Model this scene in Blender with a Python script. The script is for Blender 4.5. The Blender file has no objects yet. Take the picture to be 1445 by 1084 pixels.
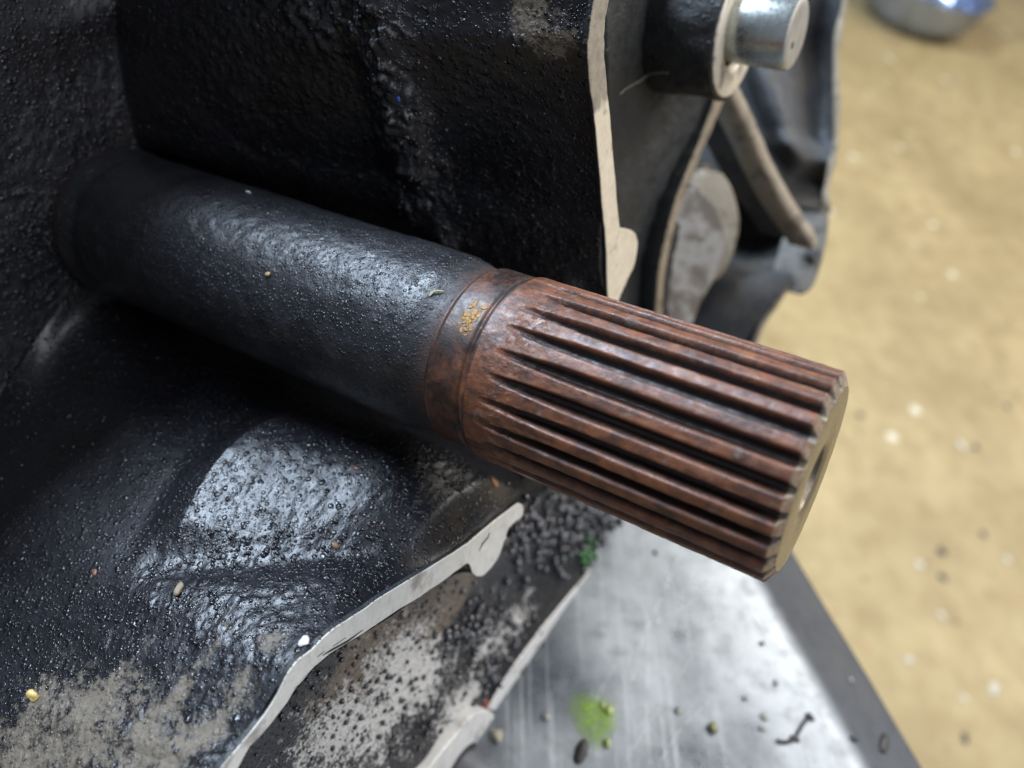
import bpy, bmesh, math, random
import numpy as np
from mathutils import Matrix, Vector
from mathutils.bvhtree import BVHTree
random.seed(7); RNG = np.random.default_rng(7)
SC = bpy.context.scene
COL = SC.collection

# ------------------------------------------------------------------ camera
F_PX, CX, CY = 1163.5, 722.5, 542.0          # focal length and centre, in pixels of the 1445 x 1084 photograph
UP = np.array([.20, .62, -.75]); UP /= np.linalg.norm(UP)     # world up seen from the camera (x right, y up, z forward)
TRAY_H, FLOOR_H = 192.0, 520.0               # mm below the lens
EX = np.array([1., 0, 0]) - UP[0]*UP; EX /= np.linalg.norm(EX)
EY = np.cross(UP, EX)
# camera frame here is left handed (z forward): use proper handedness through rows below
def flip(v): return np.array([v[0], v[1], -v[2]])
upb = flip(UP); exb = np.array([1., 0, 0]) - upb[0]*upb; exb /= np.linalg.norm(exb); eyb = np.cross(upb, exb)
ROT = np.stack([exb, eyb, upb])              # blender camera frame -> world
CAMZ = TRAY_H*.001
def W(P):                                    # mm in the camera frame -> metres in the world
    P = np.atleast_2d(np.asarray(P, float))*np.array([1, 1, -1.])
    return P @ ROT.T*.001 + np.array([0, 0, CAMZ])
def Wd(d):
    d = np.asarray(d, float)*np.array([1, 1, -1.]); return ROT @ d
cam = bpy.data.cameras.new('camera'); co = bpy.data.objects.new('camera', cam); COL.objects.link(co)
m = Matrix.Identity(4)
for r in range(3):
    for c in range(3): m[r][c] = ROT[r][c]
m[2][3] = CAMZ
co.matrix_world = m; SC.camera = co
cam.sensor_width = 36; cam.lens = F_PX/1445*36; cam.clip_start = .004; cam.clip_end = 60
cam.dof.use_dof = True; cam.dof.focus_distance = .124; cam.dof.aperture_fstop = cam.lens/2.35; cam.dof.aperture_blades = 0

# ------------------------------------------------------------------ light (indoor workshop lamps and an added soft fill)
SC.view_settings.view_transform = 'Standard'; SC.view_settings.look = 'None'
SC.view_settings.exposure = 0.25; SC.view_settings.gamma = 1
wd = bpy.data.worlds.new('World'); SC.world = wd; wd.use_nodes = True
wd.node_tree.nodes['Background'].inputs[0].default_value = (.80, .86, 1, 1)
wd.node_tree.nodes['Background'].inputs[1].default_value = .22
def area(name, direction, dist, sx, sy, power, col, target=(0, 0, 150)):
    l = bpy.data.lights.new(name, 'AREA'); l.shape = 'RECTANGLE'; l.size = sx; l.size_y = sy; l.energy = power; l.color = col
    o = bpy.data.objects.new(name, l); COL.objects.link(o)
    t = Vector(W(target)[0]); d = Vector(direction).normalized()
    o.location = t + d*dist; o.rotation_euler = d.to_track_quat('Z', 'Y').to_euler(); return o
area('window_lamp', Wd((-.36, .86, -.33)), 1.6, .85, .5, 60, (.68, .82, 1))
area('fill_lamp', Wd((.74, .06, -.67)), 1.8, 1.1, 1.1, 19, (.90, .93, 1))  # soft fill added to brighten the left wall, no source seen there
area('ceiling_lamp', Wd((.80, .58, -.08)), 1.7, 1.0, 1.0, 25, (1, .95, .87))

# ------------------------------------------------------------------ housing frame
B0 = np.array([-81.75, 34.07, 173.73]); A = np.array([.83722, -.32229, -.44180]); A /= np.linalg.norm(A)
w1 = np.array([0, 0, -1.]); w1 -= w1.dot(A)*A; w1 /= np.linalg.norm(w1)       # towards the lens
e1 = np.cross(A, w1); e1 = e1 if e1[1] > 0 else -e1                           # up, square to the axis
S_RIM = 95.0
def ray(px, py): return np.array([(px-CX)/F_PX, -(py-CY)/F_PX, 1.])
def PS(px, py, s):                           # sight line meets the plane at s mm along the shaft axis
    d = ray(px, py); return d*((A.dot(B0)+s)/A.dot(d))
def PZ(px, py, z): return ray(px, py)*z
def PT(px, py, h=0):                         # point on the tray top
    d = ray(px, py); return d*(-(TRAY_H-h)/UP.dot(d))
def PF(px, py): d = ray(px, py); return d*(-FLOOR_H/UP.dot(d))
def SH(s, r, a):                             # cylinder coordinates round the shaft
    return B0 + A*s + r*(math.cos(a)*w1 + math.sin(a)*e1)

# ------------------------------------------------------------------ numpy noise
def _h(i, j, k, seed):
    n = (i*374761393 + j*668265263 + k*2147483647 + seed*974711) & 0xffffffff
    n = ((n ^ (n >> 13))*1274126177) & 0xffffffff
    n = ((n ^ (n >> 15))*2246822519) & 0xffffffff
    return ((n ^ (n >> 16)) & 0xffff)/65535.
def noise(P, scale, seed=0):
    Q = np.asarray(P)/scale + 100.37; I = np.floor(Q).astype(np.int64); f = Q-I; u = f*f*f*(f*(f*6-15)+10)
    r = 0
    for a in (0, 1):
        for b in (0, 1):
            for c in (0, 1):
                w = (u[..., 0] if a else 1-u[..., 0])*(u[..., 1] if b else 1-u[..., 1])*(u[..., 2] if c else 1-u[..., 2])
                r = r + w*_h(I[..., 0]+a, I[..., 1]+b, I[..., 2]+c, seed)
    return r*2-1
def fbm(P, scale, octs=4, seed=0, gain=.5):
    r = 0; a = 1
    for o in range(octs): r = r + a*noise(P, scale/2**o, seed+o*17); a *= gain
    return r

# ------------------------------------------------------------------ object helpers
def thing(name, label, cat, at, group=None):
    o = bpy.data.objects.new(name, None); COL.objects.link(o); o.empty_display_size = .01
    o.location = W(at)[0]; o['label'] = label; o['category'] = cat
    if group: o['group'] = group
    bpy.context.view_layer.update(); return o
def tag(o, label, cat, group=None, kind=None):
    if label: o['label'] = label
    if cat: o['category'] = cat
    if group: o['group'] = group
    if kind: o['kind'] = kind
    return o
TREES = []
def mk(name, V, faces, mat, parent=None, smooth=True, hit=False, at=None, attrs=None, world=False):
    V = np.asarray(V, float)
    if hit: TREES.append(BVHTree.FromPolygons([tuple(v) for v in V], [tuple(f) for f in faces]))
    Wv = V if world else W(V)
    if parent is not None:
        p = parent
        off = np.zeros(3)
        while p is not None: off = off + np.array(p.location); p = p.parent
        loc = (0, 0, 0)
    else:
        off = W(at)[0] if at is not None else Wv.mean(0); loc = off
    me = bpy.data.meshes.new(name)
    me.from_pydata((Wv-off).tolist(), [], [tuple(int(i) for i in f) for f in faces])
    me.polygons.foreach_set('use_smooth', [smooth]*len(me.polygons))
    for k, a in (attrs or {}).items():
        at_ = me.attributes.new(k, 'FLOAT', 'POINT'); at_.data.foreach_set('value', np.asarray(a, np.float32).ravel())
    me.materials.append(mat); me.update()
    o = bpy.data.objects.new(name, me); COL.objects.link(o); o.location = loc
    if parent is not None: o.parent = parent
    return o
def solid(o, thick):                          # real thickness, grown on the side turned away from the lens
    off = np.zeros(3); p = o
    while p is not None: off = off+np.array(p.location); p = p.parent
    c = W([0, 0, 0])[0]-off; ps = list(o.data.polygons); ps = ps[len(ps)//10::max(1, len(ps)//400)]
    vote = sum(np.sign(np.dot(np.array(f.normal), c-np.array(f.center))) for f in ps)
    sm = o.modifiers.new('thickness', 'SOLIDIFY'); sm.thickness = thick; sm.offset = -1 if vote > 0 else 1
def gridfaces(n, mm, closed=False):          # n rows x mm columns; closed wraps the rows
    i = np.arange(n if closed else n-1)[:, None]; j = np.arange(mm-1)[None, :]
    a = i*mm+j; b = ((i+1) % n)*mm+j
    return np.stack([a, a+1, b+1, b], -1).reshape(-1, 4)
def gridnormals(G, closed=False):
    if closed: du = np.roll(G, -1, 0)-np.roll(G, 1, 0)
    else: du = np.gradient(G, axis=0)
    dv = np.gradient(G, axis=1)
    n = np.cross(du, dv); n /= np.linalg.norm(n, axis=-1, keepdims=True)+1e-9
    s = np.sign((n*-G).sum(-1).mean()); return n*s, s
def catmull(P, t, closed=False):
    P = np.asarray(P, float); n = len(P)
    i = np.floor(t).astype(int); f = (t-i)[:, None]
    g = (lambda k: P[k % n]) if closed else (lambda k: P[np.clip(k, 0, n-1)])
    p0, p1, p2, p3 = g(i-1), g(i), g(i+1), g(i+2)
    return .5*(2*p1+(p2-p0)*f+(2*p0-5*p1+4*p2-p3)*f**2+(3*p1-p0-3*p2+p3)*f**3)
def segdist(P, path):                        # distance of points to a polyline
    best = np.full(P.shape[:-1], 1e9)
    for a, b in zip(path[:-1], path[1:]):
        ab = b-a; t = np.clip(((P-a)@ab)/ab.dot(ab), 0, 1)
        best = np.minimum(best, np.linalg.norm(P-(a+t[..., None]*ab), axis=-1))
    return best
def surf(px, py, with_n=False):
    d = Vector(ray(px, py)).normalized(); best = None
    for t in TREES:
        h = t.ray_cast(Vector((0, 0, 0)), d)
        if h[0] is not None and (best is None or h[3] < best[3]): best = h
    if best is None: return None
    n = best[1] if best[1].dot(d) < 0 else -best[1]
    return (np.array(best[0]), np.array(n)) if with_n else np.array(best[0])
def plate(name, poly, thick, mat, parent, bevel=.25, axis=None, side=None, under=None, **k):
    """flat outline (n x 3), given a thickness along -axis, with bevelled edges"""
    axis = A if axis is None else axis
    n = len(poly); V = np.concatenate([poly, (np.asarray(poly) if under is None else under)-axis*thick])
    Fc = [tuple(range(n)), tuple(range(2*n-1, n-1, -1))]+[(i, i+n, (i+1) % n+n, (i+1) % n) for i in range(n)]
    o = mk(name, V, Fc, mat, parent, smooth=False, **k)
    bm = bmesh.new(); bm.from_mesh(o.data); bmesh.ops.recalc_face_normals(bm, faces=bm.faces)
    if bevel: bmesh.ops.bevel(bm, geom=[e for e in bm.edges], offset=bevel*.001, segments=2, affect='EDGES', profile=.5)
    for f in bm.faces: f.smooth = len(f.verts) < 8
    big = [f for f in bm.faces if len(f.verts) > 4]
    if side is not None:
        o.data.materials.append(side); bm.normal_update(); wa = Vector(Wd(axis))
        for f in bm.faces: f.material_index = 0 if f.normal.dot(wa) > .35 else 1
    bmesh.ops.triangulate(bm, faces=big)
    bm.to_mesh(o.data); bm.free(); return o
def lathe(prof, C, D, n=96):                 # prof = (along, radius) rows
    D = D/np.linalg.norm(D); a = np.cross(D, [.3, .9, .2]); a /= np.linalg.norm(a); b = np.cross(D, a)
    t = np.linspace(0, 2*np.pi, n, False)
    G = np.array([[C+D*s+r*(math.cos(x)*a+math.sin(x)*b) for s, r in prof] for x in t])
    return G.reshape(-1, 3), gridfaces(n, len(prof), True)
def tube(path, rad, n=10):
    path = np.asarray(path, float); T = np.gradient(path, axis=0); T /= np.linalg.norm(T, axis=1, keepdims=True)
    rad = np.broadcast_to(rad, (len(path),)); ref = np.array([.2, .3, -1.]); V = []
    for p, t, r in zip(path, T, rad):
        a = np.cross(t, ref); a /= np.linalg.norm(a); b = np.cross(t, a)
        V += [p+r*(math.cos(x)*a+math.sin(x)*b) for x in np.linspace(0, 2*np.pi, n, False)]
    Fc = []
    for i in range(len(path)-1):
        for j in range(n): Fc.append((i*n+j, i*n+(j+1) % n, (i+1)*n+(j+1) % n, (i+1)*n+j))
    Fc += [tuple(range(n)), tuple(range((len(path)-1)*n, len(path)*n))]
    return np.array(V), Fc

# ------------------------------------------------------------------ material helpers
class M:
    def __init__(s, name):
        s.m = bpy.data.materials.new(name); s.m.use_nodes = True; s.t = s.m.node_tree; s.N = s.t.nodes; s.L = s.t.links
        s.b = s.N['Principled BSDF']; s.tc = s.N.new('ShaderNodeTexCoord')
    def node(s, k, **kw):
        n = s.N.new(k)
        for a, v in kw.items(): setattr(n, a, v)
        return n
    def put(s, sock, v):
        if hasattr(v, 'is_output') or isinstance(v, bpy.types.NodeSocket): s.L.new(v, sock)
        else: sock.default_value = v
    def noise(s, mm, detail=4, rough=.55, off=0, stretch=None, dist=0):
        n = s.node('ShaderNodeTexNoise'); n.inputs['Scale'].default_value = 1000/mm; n.inputs['Detail'].default_value = detail
        n.inputs['Roughness'].default_value = rough; n.inputs['Distortion'].default_value = dist
        mp = s.node('ShaderNodeMapping'); mp.inputs['Location'].default_value = (off*.137, off*.071, off*.213)
        if stretch:
            mp.inputs['Scale'].default_value = stretch[:3]
            if len(stretch) > 3: mp.inputs['Rotation'].default_value = stretch[3:]
        s.L.new(s.tc.outputs['Object'], mp.inputs['Vector']); s.L.new(mp.outputs[0], n.inputs['Vector']); return n.outputs['Fac']
    def voro(s, mm, out='Distance', rnd=1):
        n = s.node('ShaderNodeTexVoronoi'); n.inputs['Scale'].default_value = 1000/mm; n.inputs['Randomness'].default_value = rnd
        s.L.new(s.tc.outputs['Object'], n.inputs['Vector']); return n.outputs[out]
    def ramp(s, fac, *stops):
        r = s.node('ShaderNodeValToRGB'); e = r.color_ramp.elements
        while len(e) < len(stops): e.new(.5)
        for x, (p, c) in zip(e, stops):
            x.position = p; x.color = (c, c, c, 1) if isinstance(c, (int, float)) else (*c, 1)
        s.L.new(fac, r.inputs[0]); return r.outputs[0]
    def mix(s, f, a, b, mode='MIX'):
        n = s.node('ShaderNodeMix', data_type='RGBA', blend_type=mode)
        s.put(n.inputs[0], f)
        for k, v in ((6, a), (7, b)):
            s.put(n.inputs[k], (*v, 1) if isinstance(v, tuple) and len(v) == 3 else v)
        return n.outputs[2]
    def math(s, op, a, b=0., clamp=False):
        n = s.node('ShaderNodeMath', operation=op, use_clamp=clamp); s.put(n.inputs[0], a); s.put(n.inputs[1], b); return n.outputs[0]
    def attr(s, k): n = s.node('ShaderNodeAttribute', attribute_name=k); return n.outputs['Fac']
    def domes(s, cell, off, thr):            # scattered round grains
        v = s.node('ShaderNodeTexVoronoi'); v.inputs['Scale'].default_value = 1000/cell
        mp = s.node('ShaderNodeMapping'); mp.inputs['Location'].default_value = (off, off*.6, -off)
        s.L.new(s.tc.outputs['Object'], mp.inputs[0]); s.L.new(mp.outputs[0], v.inputs['Vector'])
        sz = s.node('ShaderNodeSeparateColor'); s.L.new(v.outputs['Color'], sz.inputs[0])
        q = s.math('DIVIDE', v.outputs['Distance'], s.math('ADD', s.math('MULTIPLY', sz.outputs[0], .38), .16))
        d = s.math('SUBTRACT', 1., s.math('MULTIPLY', q, q), True); d = s.math('MULTIPLY', d, s.math('SUBTRACT', 1.6, s.math('MULTIPLY', d, .6)))
        return s.math('MULTIPLY', d, s.math('MULTIPLY', s.math('GREATER_THAN', sz.outputs[1], thr), s.math('ADD', s.math('MULTIPLY', sz.outputs[0], .7), .3)))
    def bump(s, h, mm, strength=1., prev=None):
        n = s.node('ShaderNodeBump'); n.inputs['Distance'].default_value = mm*.001; n.inputs['Strength'].default_value = strength
        s.L.new(h, n.inputs['Height'])
        if prev is not None: s.L.new(prev, n.inputs['Normal'])
        return n.outputs[0]
    def out(s, col, rough, normal=None, metal=0., spec=.5, coat=None):
        s.put(s.b.inputs['Base Color'], (*col, 1) if isinstance(col, tuple) else col)
        s.put(s.b.inputs['Roughness'], rough); s.put(s.b.inputs['Metallic'], metal); s.put(s.b.inputs['Specular IOR Level'], spec)
        if normal is not None: s.L.new(normal, s.b.inputs['Normal'])
        if coat: s.b.inputs['Coat Weight'].default_value = coat[0]; s.b.inputs['Coat Roughness'].default_value = coat[1]
        return s.m

def crust(name, base=(.0040, .0040, .0055), dusty=(.165, .132, .095), dust=True, gloss=(.16, .30), grain=.88, amp=.32, pale=None, lo=.9):
    s = M(name)
    n2 = s.noise(grain*4, 3, .6, 3); n3 = s.noise(9, 4, .6, 5)
    on = s.ramp(s.noise(grain*4.5, 3, .7, 17), (.36, .35), (.6, 1))
    h = s.math('ADD', s.math('MULTIPLY', s.domes(grain*1.25, .013, .35), s.math('MULTIPLY', on, .75)), s.math('MULTIPLY', s.domes(grain*.7, .071, .2), .36))
    h = s.math('ADD', h, s.math('MULTIPLY', s.noise(grain*.45, 3, .6), .26))
    nb = s.bump(n2, amp*.5, .7); nb = s.bump(h, amp, 1., nb)
    col = s.mix(s.ramp(n3, (.35, 0), (.7, 1)), base, tuple(c*1.9 for c in base))
    col = s.mix(s.ramp(s.noise(.9, 2, .6, 9), (.68, 0), (.76, .6)), col, (.09, .075, .06))
    r = s.math('ADD', s.ramp(s.noise(2.5, 3, .6, 11), (.3, gloss[0]), (.7, gloss[1])), s.ramp(h, (.05, .14), (.35, -.0)))
    if dust:
        d = s.attr('dust')
        nn = s.math('ADD', s.math('MULTIPLY', s.noise(7, 6, .78, 7, dist=.4), .60), s.math('MULTIPLY', s.noise(1.1, 5, .8, 27), .40))
        msk = s.math('ADD', d, s.math('MULTIPLY', s.math('SUBTRACT', nn, .5), 4.6))
        msk = s.math('MULTIPLY', s.ramp(msk, (.40, 0), (.80, 1)), s.ramp(d, (.04, 0), (.35, lo)))
        dc = s.mix(s.ramp(s.noise(1.1, 5, .75, 2), (.3, 0), (.7, 1)), tuple(c*.5 for c in dusty), dusty)
        if pale:
            p = s.ramp(s.math('ADD', s.attr('pale'), s.math('MULTIPLY', s.math('SUBTRACT', s.math('ADD', s.math('MULTIPLY', s.noise(4.2, 5, .75, 4, dist=.8), .40), s.math('MULTIPLY', s.noise(.9, 5, .85, 44), .60)), .5), 5.0)), (.44, 0), (.58, 1))
            dc = s.mix(p, dc, s.mix(s.noise(.7, 3, .7, 8), tuple(c*.45 for c in pale), pale))
            msk = s.math('MAXIMUM', msk, p)
        col = s.mix(msk, col, dc); r = s.math('ADD', r, s.math('MULTIPLY', msk, .22 if pale else .38), True)
    return s.out(col, r, nb, 0, .5)
MAT_BOWL = crust('black_greasy_casting')
MAT_LEDGE = crust('dirty_ledge', dusty=(.17, .13, .095), pale=(.60, .59, .565), amp=.60, grain=.6)
MAT_DULL = crust('dull_black_casting', base=(.008, .0085, .0085), dusty=(.12, .10, .07), gloss=(.38, .6), amp=.22, grain=.8)
MAT_GREY = crust('dark_grey_casting', base=(.020, .021, .023), dusty=(.10, .085, .06), gloss=(.5, .7), amp=.12, grain=1.2)

def machined(name, col=(.66, .62, .54), dirt=(.16, .12, .08), rough=.5, metal=.35, cover=.62, stain=None):
    s = M(name)
    n = s.noise(7, 5, .65, 2); f = s.noise(.35, 3, .6, 5)
    st = s.noise(.5, 3, .6, 7, stretch=(1, .08, .3, .4, .3, .8))
    k = s.ramp(n, (cover, 0), (cover+.12, 1))
    c = s.mix(s.math('MULTIPLY', s.ramp(f, (.5, 0), (.9, 1)), .35), col, tuple(x*.6 for x in col))
    c = s.mix(s.math('MULTIPLY', s.ramp(s.noise(2.6, 6, .8, 23), (.36, .0), (.68, 1)), .45), c, tuple(x*.55 for x in col))
    c = s.mix(s.math('MULTIPLY', k, .8), c, dirt)
    c = s.mix(s.ramp(s.noise(1.1, 4, .75, 13), (.66, 0), (.72, .8)), c, (.04, .033, .028)); c = s.mix(s.ramp(st, (.60, 0), (.70, .35)), c, tuple(x*.35 for x in col))
    if stain:                                # brown varnish that ends in a ragged line
        xz = s.node('ShaderNodeSeparateXYZ'); s.L.new(s.tc.outputs['Object'], xz.inputs[0])
        q = s.math('ADD', s.math('MULTIPLY', s.math('SUBTRACT', xz.outputs[2], stain[0]), stain[1]), s.math('MULTIPLY', s.math('SUBTRACT', n, .5), 1.2))
        c = s.mix(s.math('MULTIPLY', s.ramp(q, (.42, 0), (.60, 1)), .85), c, s.mix(s.ramp(s.noise(2.2, 5, .75, 31), (.35, 0), (.65, 1)), tuple(x*.20 for x in col), tuple(x*.42 for x in col)))
    return s.out(c, s.math('ADD', s.math('MULTIPLY', st, .25), rough-.12), s.bump(s.math('ADD', st, f), .035, .8), metal, .5)
MAT_RIM = machined('machined_aluminium', (.70, .63, .51), (.13, .10, .07), .5, .2, .5)
MAT_RIML = machined('scuffed_aluminium', (.68, .67, .63), (.22, .19, .16), .45, .3, .56)
MAT_EDGE = machined('worn_aluminium_edge', (.62, .61, .59), (.16, .14, .12), .5, .2, .54)
MAT_TAN = machined('tan_stained_edge', (.27, .22, .155), (.09, .07, .045), .6, .1, .5)
MAT_PAD = machined('pale_machined_pad', (.34, .30, .25), (.10, .07, .045), .6, .05, .46)

def shaft_mat():
    s = M('black_scaled_steel')
    n2 = s.noise(2.4, 3, .6, 3)
    h = s.math('ADD', s.math('MULTIPLY', s.domes(.80, .031, .3), s.ramp(s.noise(2.6, 3, .7, 17), (.35, .1), (.62, .8))), s.math('MULTIPLY', s.domes(.48, .083, .15), .45))
    h = s.math('ADD', h, s.math('MULTIPLY', s.noise(.3, 2, .6), .3))
    fade = s.ramp(s.attr('rust'), (0, 1), (1, .25))
    nb = s.bump(n2, .12, .5); nb = s.bump(s.math('MULTIPLY', h, fade), .22, 1., nb)
    col = s.mix(s.ramp(s.noise(6, 4, .6, 5), (.35, 0), (.7, 1)), (.0075, .0078, .010), (.017, .0175, .021))
    ru = s.mix(s.ramp(s.noise(2.2, 5, .7, 8), (.35, 0), (.68, 1)), (.022, .011, .008), (.075, .028, .015))
    k = s.ramp(s.math('ADD', s.attr('rust'), s.math('MULTIPLY', s.math('SUBTRACT', s.noise(1.8, 5, .7, 9), .5), .7)), (.3, 0), (.75, 1))
    col = s.mix(k, col, ru)
    return s.out(col, s.math('ADD', s.ramp(s.noise(2, 3, .6, 4), (.3, .30), (.7, .48)), s.math('MULTIPLY', s.ramp(s.attr('rust'), (0, 0), (.6, 1)), .25)), nb, 0, .5)
MAT_SHAFT = shaft_mat()
def rust_mat():
    s = M('rusty_spline_steel')
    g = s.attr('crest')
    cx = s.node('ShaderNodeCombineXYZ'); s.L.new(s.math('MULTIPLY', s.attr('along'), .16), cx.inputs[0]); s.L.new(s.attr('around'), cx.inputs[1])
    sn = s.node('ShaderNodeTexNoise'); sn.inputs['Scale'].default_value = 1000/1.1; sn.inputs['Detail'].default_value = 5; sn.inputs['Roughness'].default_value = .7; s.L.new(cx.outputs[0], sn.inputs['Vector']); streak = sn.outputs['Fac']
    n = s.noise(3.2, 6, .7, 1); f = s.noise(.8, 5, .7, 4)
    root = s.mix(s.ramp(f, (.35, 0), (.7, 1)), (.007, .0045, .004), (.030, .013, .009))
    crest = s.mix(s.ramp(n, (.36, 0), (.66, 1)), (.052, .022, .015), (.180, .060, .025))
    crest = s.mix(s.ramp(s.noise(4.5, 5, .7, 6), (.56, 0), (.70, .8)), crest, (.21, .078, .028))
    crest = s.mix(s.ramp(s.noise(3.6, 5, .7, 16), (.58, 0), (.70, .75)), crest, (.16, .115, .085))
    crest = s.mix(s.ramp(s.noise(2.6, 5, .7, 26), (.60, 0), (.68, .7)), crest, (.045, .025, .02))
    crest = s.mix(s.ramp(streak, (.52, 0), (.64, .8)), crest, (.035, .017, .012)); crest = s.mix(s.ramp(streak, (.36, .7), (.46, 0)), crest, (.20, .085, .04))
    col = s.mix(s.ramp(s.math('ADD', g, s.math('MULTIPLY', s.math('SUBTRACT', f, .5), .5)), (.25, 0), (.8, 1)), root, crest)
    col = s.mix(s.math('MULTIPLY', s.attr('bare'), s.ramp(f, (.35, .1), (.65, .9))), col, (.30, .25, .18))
    r = s.ramp(s.noise(1.6, 4, .6, 8), (.3, .34), (.7, .62))
    wet = s.attr('wet'); wd_ = s.math('MULTIPLY', s.ramp(s.noise(.9, 4, .7, 33), (.5, 0), (.72, 1)), wet)
    r = s.math('SUBTRACT', r, s.math('MULTIPLY', wd_, .25), True)
    nb = s.bump(s.noise(1.5, 5, .65, 3), .10, .8); nb = s.bump(s.noise(.3, 3, .6, 12), .04, .9, nb); nb = s.bump(wd_, .22, 1., nb)
    return s.out(col, r, nb, 0, .5)
MAT_RUST = rust_mat()
def simple(name, col, rough=.5, metal=0., mm=.8, amp=.05, var=.35, spec=.5):
    s = M(name); n = s.noise(mm, 4, .65, 2); n2 = s.noise(mm*6, 4, .6, 5)
    c = s.mix(s.ramp(n2, (.3, 0), (.7, 1)), tuple(x*(1-var) for x in col), col)
    c = s.mix(s.math('MULTIPLY', s.ramp(n, (.4, 0), (.8, 1)), var), c, tuple(x*.5 for x in col))
    return s.out(c, s.ramp(n, (.3, max(.05, rough-.1)), (.7, min(1, rough+.1))), s.bump(n, amp, .8), metal, spec)
MAT_FACE = simple('turned_steel_face', (.30, .255, .175), .38, .75, .6, .03, .25)
MAT_PIN = simple('bright_steel_pin', (.56, .60, .58), .30, .9, .8, .03, .3)
MAT_PINEND = simple('dull_pin_end', (.50, .47, .42), .5, .5, .8, .08, .35)
MAT_DOWEL = simple('grey_steel_dowel', (.22, .23, .25), .45, .6, .8, .03, .3)

# ------------------------------------------------------------------ setting: the floor
def floor_mat():
    s = M('beige_workshop_floor')
    a = s.noise(120, 5, .6, 1); b = s.noise(22, 5, .65, 4)
    c = s.mix(s.ramp(a, (.3, 0), (.7, 1)), (.255, .185, .085), (.37, .28, .135))
    c = s.mix(s.math('MULTIPLY', s.ramp(b, (.42, 0), (.75, 1)), .8), c, (.20, .135, .055))
    def specks(mm, thr, chance, colour, seed):
        v = s.node('ShaderNodeTexVoronoi'); v.inputs['Scale'].default_value = 1000/mm
        mp = s.node('ShaderNodeMapping'); mp.inputs['Location'].default_value = (seed, seed*.7, 0)
        s.L.new(s.tc.outputs['Object'], mp.inputs[0]); s.L.new(mp.outputs[0], v.inputs['Vector'])
        dd = s.math('ADD', v.outputs['Distance'], s.math('MULTIPLY', s.noise(5, 3, .6, seed), .16))
        on = s.math('MULTIPLY', s.ramp(dd, (thr-.04, 1), (thr+.04, 0)), s.math('LESS_THAN', v.outputs['Color'], chance))
        return on, colour
    for k in (specks(42, .20, .45, (.55, .50, .38), 3), specks(24, .17, .40, (.10, .07, .035), 8), specks(15, .16, .25, (.15, .10, .05), 21), specks(70, .16, .5, (.05, .045, .045), 5), specks(26, .22, .25, (.30, .19, .08), 12)):
        c = s.mix(k[0], c, k[1])
    return s.out(c, .55, s.bump(s.noise(6, 4, .6), .4, .5), 0, .4)
MAT_FLOOR = floor_mat()
n = 41; q = np.linspace(-4, 4, n); zf = (TRAY_H-FLOOR_H)*.001
FV = np.array([[x, y, zf+.0004*math.sin(x*7)*math.sin(y*5)] for x in q for y in q])
tag(mk('floor', FV, gridfaces(n, n), MAT_FLOOR, world=True), None, None, kind='structure')

# ------------------------------------------------------------------ the metal tray the casting lies on
def tray_mat():
    s = M('scuffed_aluminium_sheet')
    n1 = s.noise(26, 4, .6, 1); n2 = s.noise(5, 5, .65, 3); sc1 = s.noise(1.6, 2, .5, 5, stretch=(1, .02, 1, 0, 0, .5)); sc2 = s.noise(1.7, 2, .5, 9, stretch=(1, .02, 1, 0, 0, -.75)); sc3 = s.noise(1.5, 2, .5, 2, stretch=(1, .02, 1, 0, 0, 1.4))
    c = s.mix(s.ramp(n1, (.3, 0), (.7, 1)), (.14, .158, .178), (.30, .33, .36))
    c = s.mix(s.math('MULTIPLY', s.ramp(n2, (.50, 0), (.72, 1)), .6), c, (.12, .125, .13))
    k = s.math('MAXIMUM', s.math('MAXIMUM', s.ramp(sc1, (.64, 0), (.70, 1)), s.ramp(sc2, (.66, 0), (.71, 1))), s.ramp(sc3, (.65, 0), (.71, 1)))
    c = s.mix(s.math('MULTIPLY', k, .12), c, (.60, .62, .64))
    c = s.mix(s.ramp(s.noise(2.4, 3, .7, 14), (.765, 0), (.79, .8)), c, (.05, .045, .04))
    c = s.mix(s.ramp(s.noise(3.0, 3, .7, 24), (.74, 0), (.77, .6)), c, (.25, .19, .10))
    c = s.mix(s.math('MULTIPLY', s.attr('edge'), .9), c, (.026, .027, .030))  # dark reflection on the bent-down strip is mixed into the base colour
    r = s.math('ADD', s.math('ADD', s.ramp(n2, (.3, .20), (.75, .34)), s.ramp(n1, (.35, 0), (.65, .14))), s.math('MULTIPLY', k, .12))
    r = s.math('ADD', r, s.math('MULTIPLY', s.attr('edge'), .3), True)
    nb = s.bump(s.noise(9, 3, .5, 2), .25, .35); nb = s.bump(s.math('ADD', sc1, sc2), .012, .5, nb)
    return s.out(c, r, nb, s.math('SUBTRACT', .8, s.math('MULTIPLY', s.attr('edge'), .8)), .5)
MAT_TRAY = tray_mat()
E0, E1 = PT(1093, 827), PT(1241, 1084); ed = (E1-E0)/np.linalg.norm(E1-E0)
od = np.cross(ed, UP); od = od if od[0] > 0 else -od; od /= np.linalg.norm(od)
prof = [(-x, 0, 0.) for x in np.linspace(150, 9, 60)]
ang = math.radians(17); rad = 26
for t in np.linspace(0, ang, 14): prof.append((-8+rad*math.sin(t), -rad*(1-math.cos(t)), min(1, t/ang*1.15)**1.6))
x0, y0 = prof[-1][:2]
SL = 17.5
for d in np.linspace(1.5, SL, 10): prof.append((x0+d*math.cos(ang), y0-d*math.sin(ang), 1.))
x1, y1 = prof[-1][:2]
for t in np.linspace(.1, 1, 6): prof.append((x1+3*math.sin(t*.9), y1-2.4*t-2*t*t, 1.))
x2, y2 = prof[-1][:2]
for d in (8, 20, 32): prof.append((x2, y2-d, 1.))
ls = np.linspace(-330, 220, 160)
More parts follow.
